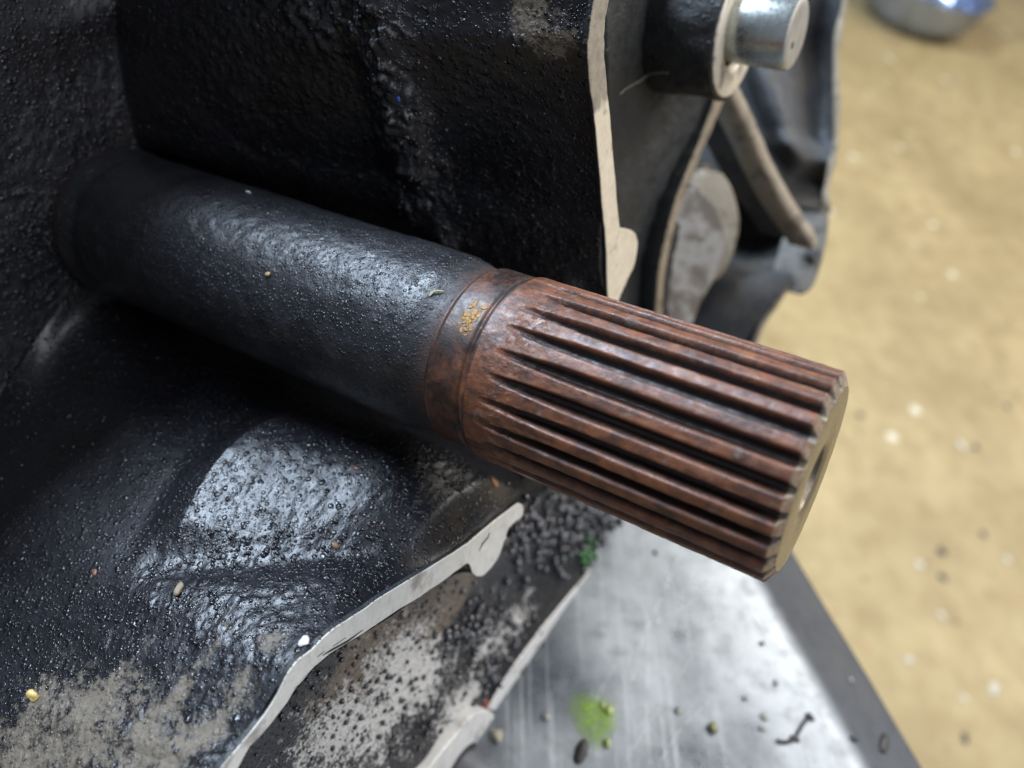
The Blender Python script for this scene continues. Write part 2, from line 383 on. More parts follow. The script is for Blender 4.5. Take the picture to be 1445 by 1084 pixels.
G = np.array([[E0+ed*l+od*p[0]+UP*p[1] for p in prof] for l in ls])
dent = fbm(G, 45, 3, 4)*.45+fbm(G, 14, 2, 9)*.06
G = G+UP*dent[..., None]
tray = thing('metal_tray', 'scuffed bare aluminium tray under the gearbox with a dark rolled edge', 'tray', E0-od*70-ed*60-UP*(FLOOR_H-TRAY_H))
to = mk('sheet', G.reshape(-1, 3), gridfaces(len(ls), len(prof)), MAT_TRAY, tray, hit=True, attrs={'edge': np.tile([p[2] for p in prof], len(ls))})
solid(to, .0015)
MAT_LEG = simple('painted_steel_leg', (.08, .08, .085), .5, .3)
for l in (-300, 190):
    for p_ in (-130, -20):
        c = E0+ed*l+od*p_-UP*4; s_ = 14
        q = [c+ed*a*s_+od*b*s_ for a, b in ((-1, -1), (1, -1), (1, 1), (-1, 1))]
        plate('leg', np.array(q), FLOOR_H-TRAY_H-4, MAT_LEG, tray, 1., axis=UP)

# ------------------------------------------------------------------ gearbox housing
hous = thing('gearbox_housing', 'black greasy cast gearbox housing with bright machined rim edges', 'gearbox housing', B0-A*8)
#       floor edge px      s     rim px          s    fillet on floor, on wall
CT = [((150, -160), 0, (870, -200), S_RIM, .10, .02), ((158, 0), 0, (842, 0), S_RIM, .10, .02), ((163, 50), 0, (831, 70), S_RIM, .10, .02),
      ((172, 110), 0, (839, 165), S_RIM, .12, .02), ((182, 165), 0, (850, 289), S_RIM, .2, .03), ((205, 212), 0, (858, 416), S_RIM, .4, .05),
      ((290, 290), 0, (885, 500), 84, .6, .12), ((285, 395), 0, (850, 640), 82, .6, .2), ((205, 432), 0, (737, 712), S_RIM, .6, .3),
      ((130, 470), 0, (661, 766), S_RIM, .7, .45), ((75, 525), 0, (541, 841), S_RIM, .8, .5), ((10, 600), 0, (466, 891), S_RIM, .85, .55),
      ((-90, 700), 0, (412, 941), S_RIM, .9, .6), ((-220, 850), 0, (342, 1049), S_RIM, .9, .6), ((-300, 960), 0, (312, 1084), S_RIM, .9, .6),
      ((-420, 1150), 0, (262, 1180), S_RIM, .9, .6), ((-520, 1150), 0, (-260, 1500), 40, .6, .4), ((-520, 850), 0, (-640, 1000), 4, .5, .3),
      ((-420, 500), 0, (-560, 500), 3, .5, .3), ((-320, 150), 0, (-460, 60), 3, .5, .3), ((-100, -120), 0, (-120, -350), 6, .5, .3), ((60, -200), 0, (350, -420), 45, .4, .2)]
nT, nI, nF, nW = 660, 60, 40, 300
t = np.linspace(0, len(CT), nT, False)
FE = catmull([PS(*c[0], c[1]) for c in CT], t, True); RM = catmull([PS(*c[2], c[3]) for c in CT], t, True)
fl = catmull([[c[4], c[5]] for c in CT], t, True)
rd = FE-B0; rd -= (rd@A)[:, None]*A; rl = np.linalg.norm(rd, axis=1, keepdims=True)
IN = B0+rd/rl*13.5-A*.5
FE = np.where(rl < 16.5, B0+rd/rl*16.5, FE)
p1 = FE+(IN-FE)*fl[:, :1]; p2 = FE+(RM-FE)*fl[:, 1:]
rows = []
for x in np.linspace(0, 1, nI, False): rows.append(IN+(p1-IN)*x)
for x in np.linspace(0, 1, nF, False): rows.append((1-x)**2*p1+2*x*(1-x)*FE+x*x*p2)
for x in np.linspace(0, 1, nW): rows.append(p2+(RM-p2)*x)
G = np.stack(rows, 1)
NB, _ = gridnormals(G, True)
tmp = BVHTree.FromPolygons([tuple(v) for v in G.reshape(-1, 3)], [tuple(f) for f in gridfaces(nT, G.shape[1], True)])
def onb(px, py):
    h = tmp.ray_cast(Vector((0, 0, 0)), Vector(ray(px, py)).normalized()); return np.array(h[0]) if h[0] is not None else PS(px, py, 50)
def feat(path, width): return np.exp(-(segdist(G, [onb(*p) for p in path])/width)**2)
disp = fbm(G, 16, 2, 2)*.30+fbm(G, 3.2, 2, 21)*.10
disp += .12*np.abs(noise(G, 1.5, 31))
r1 = feat([(530, -40), (545, 60), (560, 150), (580, 210)], 4.0)
r2 = feat([(570, 140), (590, 220), (600, 300), (630, 335)], 4.5)
disp += 2.6*r1+1.9*r2+r2*fbm(G, 4.5, 3, 44)*1.2+r1*fbm(G, 3.5, 2, 45)*.5
disp += 8.4*feat([(287, 653), (401, 668), (515, 700)], 18.1)*np.clip((segdist(G, [B0, B0+A*120])-17)/10, 0, 1)
disp += -1.6*feat([(220, 798), (380, 796), (560, 794)], 4.2)
lump = np.clip(noise(G, 1.25, 71), 0, 1)**1.3+.6*np.clip(noise(G, .8, 72), 0, 1)
disp += lump*(.65*r1+.7*r2+.8*feat([(380, -10), (480, 20), (540, 25)], 5)+.16)
disp += 4*feat([(600, 720), (680, 745)], 14)
disp += 1.2*feat([(640, 345), (720, 375), (800, 395)], 3.5)
disp += 1.6*feat([(-40, 60), (60, 30), (170, 10)], 4.5)
disp += feat([(430, 20), (520, 40)], 5)*(.5+fbm(G, 3, 2, 50)*.7)
edge = np.ones(G.shape[1]); edge[-30:] = np.cos(np.linspace(0, np.pi, 30))*.5+.5; edge[:8] = np.linspace(0, 1, 8)
qq = np.arange(G.shape[1]); edge = edge*np.where(qq < nI+nF/2, 1-.97*np.exp(-((qq-nI-nF/2)/(nF*.8))**2), .03+.97*np.clip((qq-nI-nF/2)/80., 0, 1)**1.3)
G = G+NB*(disp*edge)[..., None]
sg = (G-B0)@A; G = G-A*np.clip(sg-(S_RIM-.1), 0, None)[..., None]
def spot(px, py, r): return np.exp(-(np.linalg.norm(G-onb(px, py), axis=-1)/r)**2)
dust = np.clip(.50*spot(90, 1075, 11)+.48*spot(240, 1075, 9)+.46*spot(0, 1075, 10)+.34*spot(170, 1020, 8)+.30*spot(330, 985, 7)+.34*spot(60, 985, 7)
               + .48*feat([(200, 1030), (262, 965), (325, 885)], 1.9)+.40*feat([(110, 1010), (170, 950), (215, 905)], 1.7)+.34*feat([(300, 1030), (345, 960)], 1.8)
               + .46*spot(385, 900, 2.2)+.45*spot(250, 832, 1.5)+.75*spot(790, 45, 4.5)+.55*spot(735, 20, 5)+.26*spot(385, 985, 6), 0, 1)
BW = mk('bowl_wall', G.reshape(-1, 3), gridfaces(nT, G.shape[1], True), MAT_BOWL, hous, hit=True, attrs={'dust': dust})
# back skin of the bowl: the same net pushed 5 mm outwards from the axis and 5 mm back, so the wall has real thickness
cq = np.r_[0:60:6, 60:100:5, 100:385:12]; tq = np.arange(0, 285, 4); Gb = G[np.ix_(tq, cq)]
rad_ = (Gb-B0)-((Gb-B0)@A)[..., None]*A; rad_ /= np.linalg.norm(rad_, axis=-1, keepdims=True)
Gb = Gb+rad_*5-A*6
mk('bowl_back', Gb.reshape(-1, 3), gridfaces(len(tq), len(cq)), MAT_BOWL, hous)

# machined rim, upper and lower
up_in = [(862, -90), (846, -40), (839, 0), (831, 55), (830, 85), (833, 123), (839, 165), (846, 238), (850, 289), (855, 339), (858, 416), (862, 450)]
up_out = [(872, 450), (874, 424), (878, 412), (888, 390), (896, 372), (900, 350), (898, 333), (892, 326), (884, 323), (877, 322), (874, 314), (867, 238), (861, 165), (855, 102), (853, 70), (854, 34), (860, 0), (868, -40), (884, -90)]
lo_in = [(732, 710), (711, 725), (661, 766), (616, 795), (541, 841), (499, 870), (466, 891), (441, 916), (412, 941), (383, 995), (342, 1049), (312, 1084), (270, 1150)]
lo_out = [(305, 1150), (346, 1065), (371, 1036), (400, 999), (420, 970), (454, 932), (499, 903), (549, 870), (607, 833), (650, 802), (658, 796), (664, 799), (667, 809), (675, 814), (684, 811), (701, 791), (712, 765), (719, 745), (733, 733), (739, 724), (738, 714)]
def dense(px, k=4):
    p = np.array(px, float); return catmull(p, np.linspace(0, len(p)-1, (len(p)-1)*k+1))
def strip(name, inn, outp, s, thick, mat, parent, bevel=.25, side=None, wedge=False):
    a, b = dense(inn), dense(outp)
    a = a+RNG.normal(0, .35, a.shape); b = b+RNG.normal(0, .35, b.shape)
    pa, pb = (np.array([PS(x, y, s) for x, y in q]) for q in (a, b)); under = None
    if wedge:                                # section narrows downwards on the inner side
        near = pb[np.argmin(np.linalg.norm(pa[:, None]-pb[None], axis=-1), axis=1)]
        under = np.concatenate([pa+(near-pa)*.9, pb])
    return plate(name, np.concatenate([pa, pb]), thick, mat, parent, bevel, side=side, under=under)
zs = W(PS(845, 150, S_RIM))[0][2]-hous.location.z
MAT_RIMU = machined('stained_aluminium', (.70, .62, .49), (.13, .10, .07), .5, .2, .56, (zs-.004, 120.))
strip('machined_rim', up_in, up_out, S_RIM+.4, 1.0, MAT_RIMU, hous, .15, MAT_DULL)
lr = strip('machined_rim', lo_in, lo_out, S_RIM+.4, 1.0, MAT_RIML, hous, .15, MAT_DULL)
# casting nick and scratches cut in the lower rim: thin dark lines standing for the scores
MAT_SCORE = simple('black_score', (.02, .018, .016), .7)
for pth in ([(676, 778), (680, 768), (688, 759), (691, 751)], [(455, 925), (468, 917), (490, 905), (512, 889)], [(448, 927), (458, 919)], [(470, 912), (488, 900)]):
    V, Fc = tube([PS(x, y, S_RIM+.42) for x, y in pth], [.06]+[.17]*(len(pth)-2)+[.05], 6); mk('score', V, Fc, MAT_SCORE, hous)

# ledge outside the lower rim
ro = [(900, 560), (800, 610), (745, 660), (738, 714), (715, 762), (684, 808), (640, 812), (549, 872), (454, 934), (400, 1000), (346, 1066), (300, 1160)]
fo = [(1010, 600), (960, 660), (915, 715), (878, 752), (838, 800), (789, 858), (745, 916), (715, 954), (692, 1000), (650, 1040), (607, 1084), (560, 1180)]
k = np.linspace(0, len(ro)-1, 260); a = catmull(ro, k); b = catmull(fo, k)
nl = 150; rows = []
for x in np.linspace(0, 1, nl):
    sag = 5.0*math.sin(math.pi*x)**.8
    sv = 87*(1-x)+92.6*x-sag*.5
    px = a+(b-a)*x
    rows.append(np.array([PS(p[0], p[1], q)-A*min(max(0, q-86), x*nl*1.6) for p, q in zip(px, np.interp(k, [0, 2.4, 3], [87, 87, S_RIM-2]))]) if x < .035 else np.array([PS(p[0], p[1], sv) for p in px]))
G = np.stack(rows, 1); NL, _ = gridnormals(G)
lt = BVHTree.FromPolygons([tuple(v) for v in G.reshape(-1, 3)], [tuple(f) for f in gridfaces(260, nl)])
def spl(px, py, r):
    h = lt.ray_cast(Vector((0, 0, 0)), Vector(ray(px, py)).normalized()); c = np.array(h[0]) if h[0] is not None else PS(px, py, 88)
    return np.exp(-(np.linalg.norm(G-c, axis=-1)/r)**2)
disp = fbm(G, 9, 3, 3)*.6+fbm(G, 2.6, 3, 13)*.38+.3*np.abs(noise(G, 1.2, 5))
disp += 2.4*spl(600, 960, 6)+1.8*spl(730, 900, 5)+2.2*spl(560, 930, 5)+1.2*spl(640, 1000, 6)-1.2*spl(660, 900, 4)-1.5*spl(720, 960, 4)
disp *= np.concatenate([np.linspace(0, 1, 12), np.ones(nl-24), np.linspace(1, 0, 12)])[None, :]
dust = np.clip(.5*spl(560, 880, 12)+.5*spl(640, 815, 9)+.75*spl(520, 930, 9)+.6*spl(620, 860, 10)+.5*spl(470, 980, 8)+.6*spl(640, 830, 7)+.7*spl(730, 735, 7)+.6*spl(700, 690, 9)+.35*spl(690, 840, 6), 0, 1)
pale = np.clip(.42*spl(540, 990, 20)+.3*spl(690, 900, 9)+.35*spl(440, 1060, 9)+.8*spl(600, 955, 7)+.6*spl(560, 930, 6)+.62*spl(660, 985, 6)+.5*spl(640, 1010, 6)+.65*spl(690, 905, 3.5)+.62*spl(725, 885, 4.5)+.45*spl(480, 1020, 5)+.4*spl(530, 1030, 6)+.3*spl(740, 860, 5), 0, 1)
mk('ledge', G.reshape(-1, 3), gridfaces(260, nl), MAT_LEDGE, hous, hit=True, attrs={'dust': dust, 'pale': pale})
fi = [(1010, 600), (960, 655), (905, 722), (865, 766), (838, 800), (807, 837), (769, 882), (745, 914), (719, 949), (688, 1001)]
fx = [(699, 1003), (724, 967), (748, 932), (773, 896), (798, 858), (820, 833), (840, 810), (890, 750), (935, 700), (990, 655), (1040, 605)]
strip('flange_edge', fi, fx, 93, 9, MAT_EDGE, hous, .3, MAT_DULL)
lug = [(694, 1005), (698, 1012), (698, 1026), (694, 1040), (691, 1060), (688, 1090), (690, 1160), (560, 1160), (585, 1110), (607, 1083), (628, 1056), (645, 1036), (657, 1020), (668, 1009), (682, 1003)]
lp = dense(lug+[lug[0]], 3)[:-1]
plate('flange_lug', np.array([PS(x, y, 93.6) for x, y in lp]), 10, MAT_EDGE, hous, .35)

# right-hand outside of the casting: web, boss, ribs, outer wall
def loftgrid(left, right, nrow, ncol, sl, sr, kink=0.):
    k = np.linspace(0, len(left)-1, nrow); a = catmull(left, k); b = catmull(right, k); rows = []
    for x in np.linspace(0, 1, ncol):
        px = a+(b-a)*x; rows.append(np.array([PS(p[0], p[1], sl+(sr-sl)*x-kink*math.sin(math.pi*x)) for p in px]))
    return np.stack(rows, 1)
wl = [(862, -90), (857, 0), (857, 60), (860, 130), (864, 200), (868, 260), (872, 330), (872, 410), (874, 500)]
wr = [(1040, -90), (1030, 20), (1024, 100), (1021, 140), (1003, 185), (980, 240), (955, 305), (936, 385), (930, 500)]
G = loftgrid(wl, wr, 150, 90, 83, 87, 2.5); NW, _ = gridnormals(G)
d = fbm(G, 12, 3, 8)*.45+fbm(G, 2, 3, 9)*.10
G = G+NW*d[..., None]
mk('web', G.reshape(-1, 3), gridfaces(150, 90), MAT_DULL, hous, hit=True, attrs={'dust': np.clip(.35*np.exp(-(np.linalg.norm(G-PS(960, 120, 85), axis=-1)/10)**2), 0, 1)})
rib_in = [(1012, 135), (996, 180), (973, 236), (949, 302), (931, 380), (926, 450)]
rib_out = [(935, 450), (939, 384), (957, 306), (981, 240), (1004, 186), (1024, 140)]
strip('rib', rib_in, rib_out, 87.6, 6, MAT_TAN, hous, .5, MAT_DULL)
# boss with machined face
BC = PS(1043, 44, 97)
pr = [(-48, 15.5), (-30, 14.8), (-12, 14.2), (-2, 13.8), (-.6, 13.6), (-.05, 13.0)]
pr = [(np.interp(x, np.linspace(0, 1, len(pr)), [p[0] for p in pr]), np.interp(x, np.linspace(0, 1, len(pr)), [p[1] for p in pr])) for x in np.linspace(0, 1, 60)]
V, Fc = lathe(pr, BC, A, 160)
nv = V-BC; nv -= (nv@A)[:, None]*A; nv /= np.linalg.norm(nv, axis=1, keepdims=True)
V = V+nv*(fbm(V, 7, 3, 4)*.4+fbm(V, 1.8, 2, 6)*.14)[:, None]*np.tile(np.concatenate([np.ones(52), np.linspace(1, 0, 8)]), 160)[:, None]
mk('boss', V, Fc, MAT_DULL, hous, hit=True, attrs={'dust': np.full(len(V), .12)})
V, Fc = lathe([(-.3, 13.1), (.1, 13.0), (.25, 12.7), (.25, 8.6), (0, 7.6), (-1.5, 7.4)], BC, A, 96)
mk('boss_face', V, Fc, MAT_RIM, hous)
# arch rib behind
arch = catmull([(1028, 120), (1044, 152), (1062, 190), (1078, 228), (1098, 266), (1120, 303), (1138, 328), (1146, 345)], np.linspace(0, 7, 50))
za = np.interp(arch[:, 1], [120, 345], [205, 232])
sec = [(-1, .25), (-.8, 1), (.8, 1), (1, .25), (1, -6), (-1, -6)]
P = np.array([PZ(x, y, z) for (x, y), z in zip(arch, za)]); T = np.gradient(P, axis=0); T /= np.linalg.norm(T, axis=1, keepdims=True)
V = []
for p, tt in zip(P, T):
    sd = np.cross(tt, A); sd /= np.linalg.norm(sd); V += [p+sd*u*2.3+A*h for u, h in sec]
V = np.array(V); V += fbm(V, 4, 2, 3)[:, None]*np.array([.15, .15, .1])
Fc = [(i*6+j, i*6+(j+1) % 6, (i+1)*6+(j+1) % 6, (i+1)*6+j) for i in range(49) for j in range(6)]+[tuple(range(6)), tuple(range(294, 300))]
mk('rib', V, Fc, MAT_TAN, hous)
P2 = np.array([[p-A*h+np.array([0, 0, .02*h]) for h in np.linspace(1.5, 15, 14)] for p in P]); P2 += fbm(P2, 5, 3, 6)[..., None]*np.array([.3, .3, .2])
mk('recess_wall', P2.reshape(-1, 3), gridfaces(50, 14), MAT_GREY, hous, attrs={'dust': np.full(50*14, .35)})
# outer wall of the casting
wr = [(1196, -90), (1190, 0), (1183, 40), (1178, 85), (1180, 148), (1178, 204), (1171, 238), (1163, 272), (1160, 300), (1150, 350), (1128, 392), (1112, 405), (1092, 430), (1071, 462), (1050, 520)]
wl = [(960, -90), (960, 0), (955, 40), (950, 85), (945, 148), (940, 204), (930, 238), (925, 272), (920, 300), (915, 350), (910, 392), (905, 405), (905, 430), (900, 462), (900, 520)]
k = np.linspace(0, len(wr)-1, 200); a = catmull(wl, k); b = catmull(wr, k); PXG = []; rows = []
for x in np.linspace(0, 1, 130):
    px = a+(b-a)*x; PXG.append(px); rows.append(np.array([PZ(p[0], p[1], 246) for p in px]))
G = np.stack(rows, 1); PXG = np.stack(PXG, 1)
def pit(px, py, rx, ry, rot=0):
    dx, dy = PXG[..., 0]-px, PXG[..., 1]-py; c, s_ = math.cos(rot), math.sin(rot)
    return np.exp(-(((dx*c+dy*s_)/rx)**2+((-dx*s_+dy*c)/ry)**2)**1.5)
dep = fbm(G, 25, 2, 5)*1.0+fbm(G, 4, 2, 8)*.12+26*pit(1060, 320, 62, 50, .5)+12*pit(1150, 270, 34, 24, .5)+10*pit(1155, 120, 26, 110)-10*pit(1095, 150, 22, 90, -.35)-6*pit(1140, 215, 50, 18, .35)-5*pit(1050, 420, 90, 40, -.5)
sc = (246+dep)/246; G = G*sc[..., None]
mk('outer_wall', G.reshape(-1, 3), gridfaces(200, 130), MAT_GREY, hous, hit=True, attrs={'dust': np.clip(.3+.2*fbm(G, 20, 2, 3), 0, .5)})
solid(hous.children[-1], .005)
el = dense([(1198, -90), (1192, 0), (1184, 40), (1179, 85), (1181, 148), (1179, 204), (1172, 238), (1165, 272), (1168, 300)], 4)
V, Fc = tube([PZ(x, y, 245) for x, y in el], .95+.25*np.sin(np.arange(len(el))*.9), 8); mk('flange_edge', V, Fc, MAT_TAN, hous)
el = dense([(1125, 404), (1112, 405), (1094, 430), (1073, 462), (1050, 520)], 4)
V, Fc = tube([PZ(x, y, 245) for x, y in el], .95, 8); mk('flange_edge', V, Fc, MAT_TAN, hous)
MAT_LUG = machined('dull_lug', (.16, .15, .13), (.06, .055, .05), .65, .1, .5)
lg = dense([(1172, 300), (1171, 325), (1164, 362), (1152, 400), (1138, 416), (1128, 412), (1126, 390), (1138, 350), (1150, 318), (1162, 300), (1172, 300)], 3)[:-1]
plate('flange_lug', np.array([PZ(x, y, 243) for x, y in lg]), 8, MAT_LUG, hous, .9)
V, Fc = lathe([(.2, 2.6), (.25, 1.5), (-3, 1.4), (-3, 0)], PZ(1151, 362, 242)+A*.1, A, 32); V = V
mk('bolt_hole', V, Fc, simple('hole_shadow_metal', (.06, .055, .05), .6), hous)
# pale machined pad and curved lip seen through the opening
pd = dense([(985, 262), (1008, 284), (1022, 318), (1026, 350), (1012, 392), (990, 430), (970, 470), (915, 470), (925, 410), (945, 340), (965, 290), (985, 262)], 3)[:-1]
plate('machined_pad', np.array([PZ(x, y, 233+(y-350)*.03) for x, y in pd]), 8, MAT_PAD, hous, 1.2)
st = dense([(960, 330), (972, 282), (986, 248), (1008, 236), (1030, 252), (1044, 290), (1046, 330), (1030, 378), (1000, 400), (960, 330)], 3)[:-1]
plate('inner_step', np.array([PZ(x, y, 238) for x, y in st]), 6, MAT_TAN, hous, 1.5)

# ------------------------------------------------------------------ pins
pin = thing('steel_pin', 'short bright steel pin standing out of the round boss at upper right', 'steel pin', BC)
PC = PS(1040, 37, 97)
V, Fc = lathe([(-8, 6.9), (1.0, 6.9), (1.3, 7.05), (3, 7.0), (11.2, 7.0), (12.1, 6.6)], PC, A, 96); mk('shank', V, Fc, MAT_PIN, pin)
pr = [(12.1, 6.6), (12.35, 6.2), (12.45, 5), (12.4, 2), (12.4, 0)]
V, Fc = lathe(pr, PC, A, 96); mk('end_face', V, Fc, MAT_PINEND, pin)
V, Fc = lathe([(12.2, .7), (12.47, .75), (12.49, .45), (12.42, 0)], PC+w1*.6-e1*2.6, A, 16); mk('punch_mark', V, Fc, MAT_SCORE, pin)
low = thing('dowel_pin', 'dull grey dowel pin in the lug at the bottom edge', 'dowel pin', PS(652, 1075, 93.6))
LC = PS(650, 1088, 93.6)
V, Fc = lathe([(-5, 5.0), (9, 5.0), (9.8, 4.5), (9.9, 0)], LC, A, 64); mk('shank', V, Fc, MAT_DOWEL, low)
V, Fc = lathe([(.05, 6.6), (.35, 6.3), (.4, 5.6), (.1, 5.0)], LC, A, 64); mk('dark_ring', V, Fc, MAT_SCORE, low)  # plain black ring round the foot of the dowel

# ------------------------------------------------------------------ the splined shaft
shaft = thing('splined_shaft', 'rusty splined end of a thick black shaft sticking out of the housing', 'shaft', B0)
R = 15.0; L_END = 145.4
def cyl(sv, rad, na, seed):
    an = np.linspace(0, 2*np.pi, na, False)
    return an, np.array([[SH(s, 1, x) for s in sv] for x in an])
def cylmesh(sv, rfun, na):
    an = np.linspace(0, 2*np.pi, na, False)
    AX = B0+A*np.asarray(sv)[:, None]; RD = np.cos(an)[:, None]*w1+np.sin(an)[:, None]*e1
    r = rfun(np.asarray(sv)[None, :], an[:, None], (AX[None]+RD[:, None]*R))
    return AX[None]+RD[:, None]*r[..., None], r
S_B = np.linspace(-2, 91, 330)
def rb(s, a, P):
    r = R+(fbm(P, 10, 3, 3)*.10+fbm(P, 2, 3, 5)*.075+.05*np.abs(noise(P, .9, 8)))*np.clip((90.5-s)/3, 0, 1)
    r = r+.5*np.exp(-((s-1.5)/1.8)**2)-.45*np.exp(-((s-5.5)/1.5)**2)+.0*a
    return r-.95*np.clip((s-85)/5, 0, 1)**2*(3-2*np.clip((s-85)/5, 0, 1))
G, r = cylmesh(S_B, rb, 420)
rust = .75*np.clip((S_B-86)/6, 0, 1)[None, :]*np.ones((420, 1))+np.clip(1-(S_B+1)/4.5, 0, 1)[None, :]*.7
mk('shaft_body', G.reshape(-1, 3), gridfaces(420, len(S_B), True), MAT_SHAFT, shaft, hit=True, attrs={'rust': rust})
S_C = np.linspace(91, 99, 70)
def rc(s, a, P):
    r = R-.95+.55*np.clip((s-91.3)/.7, 0, 1)-.25*np.exp(-((s-97.6)/.35)**2)+np.clip((s-97.8)/.7, 0, 1)*.35
    return r+fbm(P, 4, 3, 3)*.06*np.clip((s-91)/2, 0, 1)+.0*a
G, r = cylmesh(S_C, rc, 420)
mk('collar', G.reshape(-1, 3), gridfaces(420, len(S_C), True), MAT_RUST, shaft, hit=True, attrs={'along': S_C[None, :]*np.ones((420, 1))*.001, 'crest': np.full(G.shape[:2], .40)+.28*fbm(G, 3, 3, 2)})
NT = 25; S_S = np.concatenate([np.linspace(98.9, 124, 190), np.linspace(124.4, 143.7, 70), np.linspace(143.8, L_END-.02, 16)])
crest = None
def rs(s, a, P):
    global crest
    ph = np.abs((((a*NT/(2*np.pi)+.18) % 1)-.5)*2)         # 0 mid-groove ... 1 mid-tooth
    jag = noise(P, 1.4, 4)*.55
    x = np.clip(1-(s-101.4+jag)/15, 0, 1.2); D = 1.9
    lift = D*x**2.1
    u = np.clip((ph-.19)/.38, 0, 1); prof_ = -D+D*(.6*u+.4*u*u*(3-2*u))
    prof_ = prof_ - .10*np.clip((ph-.62)/.38, 0, 1)**2*0 - .08*np.clip((.75-ph)/.25, 0, 1)*(ph > .5)
    r = R+np.minimum(0, prof_+lift)
    r = r+fbm(P, 3, 3, 3)*.055+fbm(P, .9, 2, 6)*.03
    r = np.minimum(r, R+.02)
    r = r+.22*np.clip(noise(P, 1.1, 44)-.35, 0, 1)*np.exp(-((s-105)/5)**2)
    crest = np.clip(1+np.minimum(0, prof_+lift)/1.3, 0, 1)
    return np.minimum(r, R+.1-np.clip((s-144.3)/1.1, 0, 1)*2.0)
G, r = cylmesh(S_S, rs, 25*26)
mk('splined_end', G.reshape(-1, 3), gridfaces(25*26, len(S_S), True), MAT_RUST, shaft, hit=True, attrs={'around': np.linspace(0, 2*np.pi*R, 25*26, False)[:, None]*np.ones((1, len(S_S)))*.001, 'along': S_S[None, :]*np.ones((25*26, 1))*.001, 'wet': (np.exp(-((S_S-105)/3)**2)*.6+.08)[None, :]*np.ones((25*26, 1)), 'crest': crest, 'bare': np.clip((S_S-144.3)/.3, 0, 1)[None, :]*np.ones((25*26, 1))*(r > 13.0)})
C_END = B0+A*L_END
V, Fc = lathe([(-1.0, 12.9), (-.05, 13.1), (0, 12.9), (.02, 9), (0, 5.6), (-.35, 5.1)], C_END, A, 128)
V = V+A*(fbm(V, 3, 3, 4)*.03)[:, None]; mk('end_face', V, Fc, MAT_FACE, shaft, hit=True)
V, Fc = lathe([(-.33, 5.12), (-4.2, 2.9), (-4.4, 2.5), (-13, 2.4), (-13.2, 0)], C_END, A, 64); mk('centre_hole', V, Fc, simple('bore_steel', (.20, .16, .12), .4, .6), shaft)
# yellow-orange scale on the collar
V, Fc = [], []
MAT_OCHRE = simple('ochre_scale', (.34, .18, .04), .6, 0, .5, .05, .4)
def blob(c, nrm, sx, sy, sz, seed, n=2, rot=0., rough=.35):
    bm = bmesh.new(); bmesh.ops.create_icosphere(bm, subdivisions=n, radius=1)
    P = np.array([v.co for v in bm.verts]); Fs = [[v.index for v in f.verts] for f in bm.faces]; bm.free()
    P = P*(1+rough*noise(P*1.0, .9, seed)[:, None])
    nrm = nrm/np.linalg.norm(nrm); u = np.cross(nrm, [.13, .8, .5]); u /= np.linalg.norm(u); v = np.cross(nrm, u)
    u, v = u*math.cos(rot)+v*math.sin(rot), v*math.cos(rot)-u*math.sin(rot)
    return c+P[:, :1]*sx*u+P[:, 1:2]*sy*v+P[:, 2:]*sz*nrm, Fs
def joined(items):
    V, Fc, o = [], [], 0
    for v, f in items:
        V.append(v); Fc += [[i+o for i in q] for q in f]; o += len(v)
    return np.concatenate(V), Fc
its = []
for i in range(46):
    x, y = 667+RNG.normal()*8, 450+RNG.normal()*10; x += (450-y)*.35
    h = surf(x, y, True); z = RNG.uniform(.10, .42); its.append(blob(h[0], h[1], z*1.4, z, .03, i, 2, rot=i*.9, rough=.9))
V, Fc = joined(its); mk('ochre_scale', V, Fc, MAT_OCHRE, shaft)

# ------------------------------------------------------------------ loose bits
def chip(name, label, cat, px, py, size, col, rough=.5, thick=.35, rot=0., asp=1.6, mat=None, group=None, seed=1):
    h = surf(px, py, True)
    if h is None: return None
    V, Fs = blob(h[0]+h[1]*size*thick*.4, h[1], size, size/asp, size*thick, seed, 2, rot, .75)
    o = mk(name, V, Fs, mat or simple(name, col, rough), smooth=True, at=h[0])
    return tag(o, label, cat, group)
chip('white_chip', 'small shiny white chip stuck beside the lower rim bend', 'chip', 431, 908, .95, (.8, .82, .85), .2, .5, .4, 1.3, seed=3)
chip('yellow_grain', 'small pale yellow grain on the dusty bottom left of the housing', 'grain', 48, 984, .95, (.75, .55, .2), .4, .7, .2, 1.2, seed=5)
chip('brown_flake', 'thin brown flake lying just below the glossy bulge of the housing', 'flake', 473, 769, .75, (.16, .09, .04), .5, .25, .7, 1.5, seed=7)
chip('brown_flake', 'tiny red brown flake right of the glossy bulge, close under the shaft', 'flake', 504, 662, .55, (.20, .08, .05), .5, .25, .1, 1.5, seed=8)
chip('brown_flake', 'small red brown flake on the black wall left of the glossy bulge', 'flake', 134, 807, .6, (.22, .09, .05), .5, .25, .5, 1.4, seed=9)
chip('tan_clod', 'lump of tan dirt stuck on the wall below the glossy bulge', 'dirt lump', 252, 832, 1.3, (.30, .24, .16), .9, .35, 1.1, 1.9, seed=10)
chip('blue_speck', 'tiny bright blue speck on the crusty ridge of the upper wall', 'speck', 562, 139, .5, (.04, .10, .45), .35, .5, .5, 1.4, seed=11)
chip('orange_flake', 'bright orange red flake at the top of the bottom flange lug', 'flake', 686, 993, .95, (.60, .10, .035), .5, .35, 1.35, 1.9, seed=12)
chip('rust_clod', 'orange brown clod of dirt just under the splines, right of the dark wall', 'dirt lump', 697, 682, 1.0, (.33, .16, .08), .85, .5, .6, 1.5, seed=13)
chip('tan_speck', 'small tan speck on the middle of the black shaft', 'speck', 379, 387, .42, (.42, .30, .14), .6, .5, .2, 1.3, seed=14)
chip('pale_speck', 'pale speck near the top edge of the black shaft', 'speck', 351, 272, .5, (.7, .7, .72), .4, .5, .2, 1.6, seed=15)
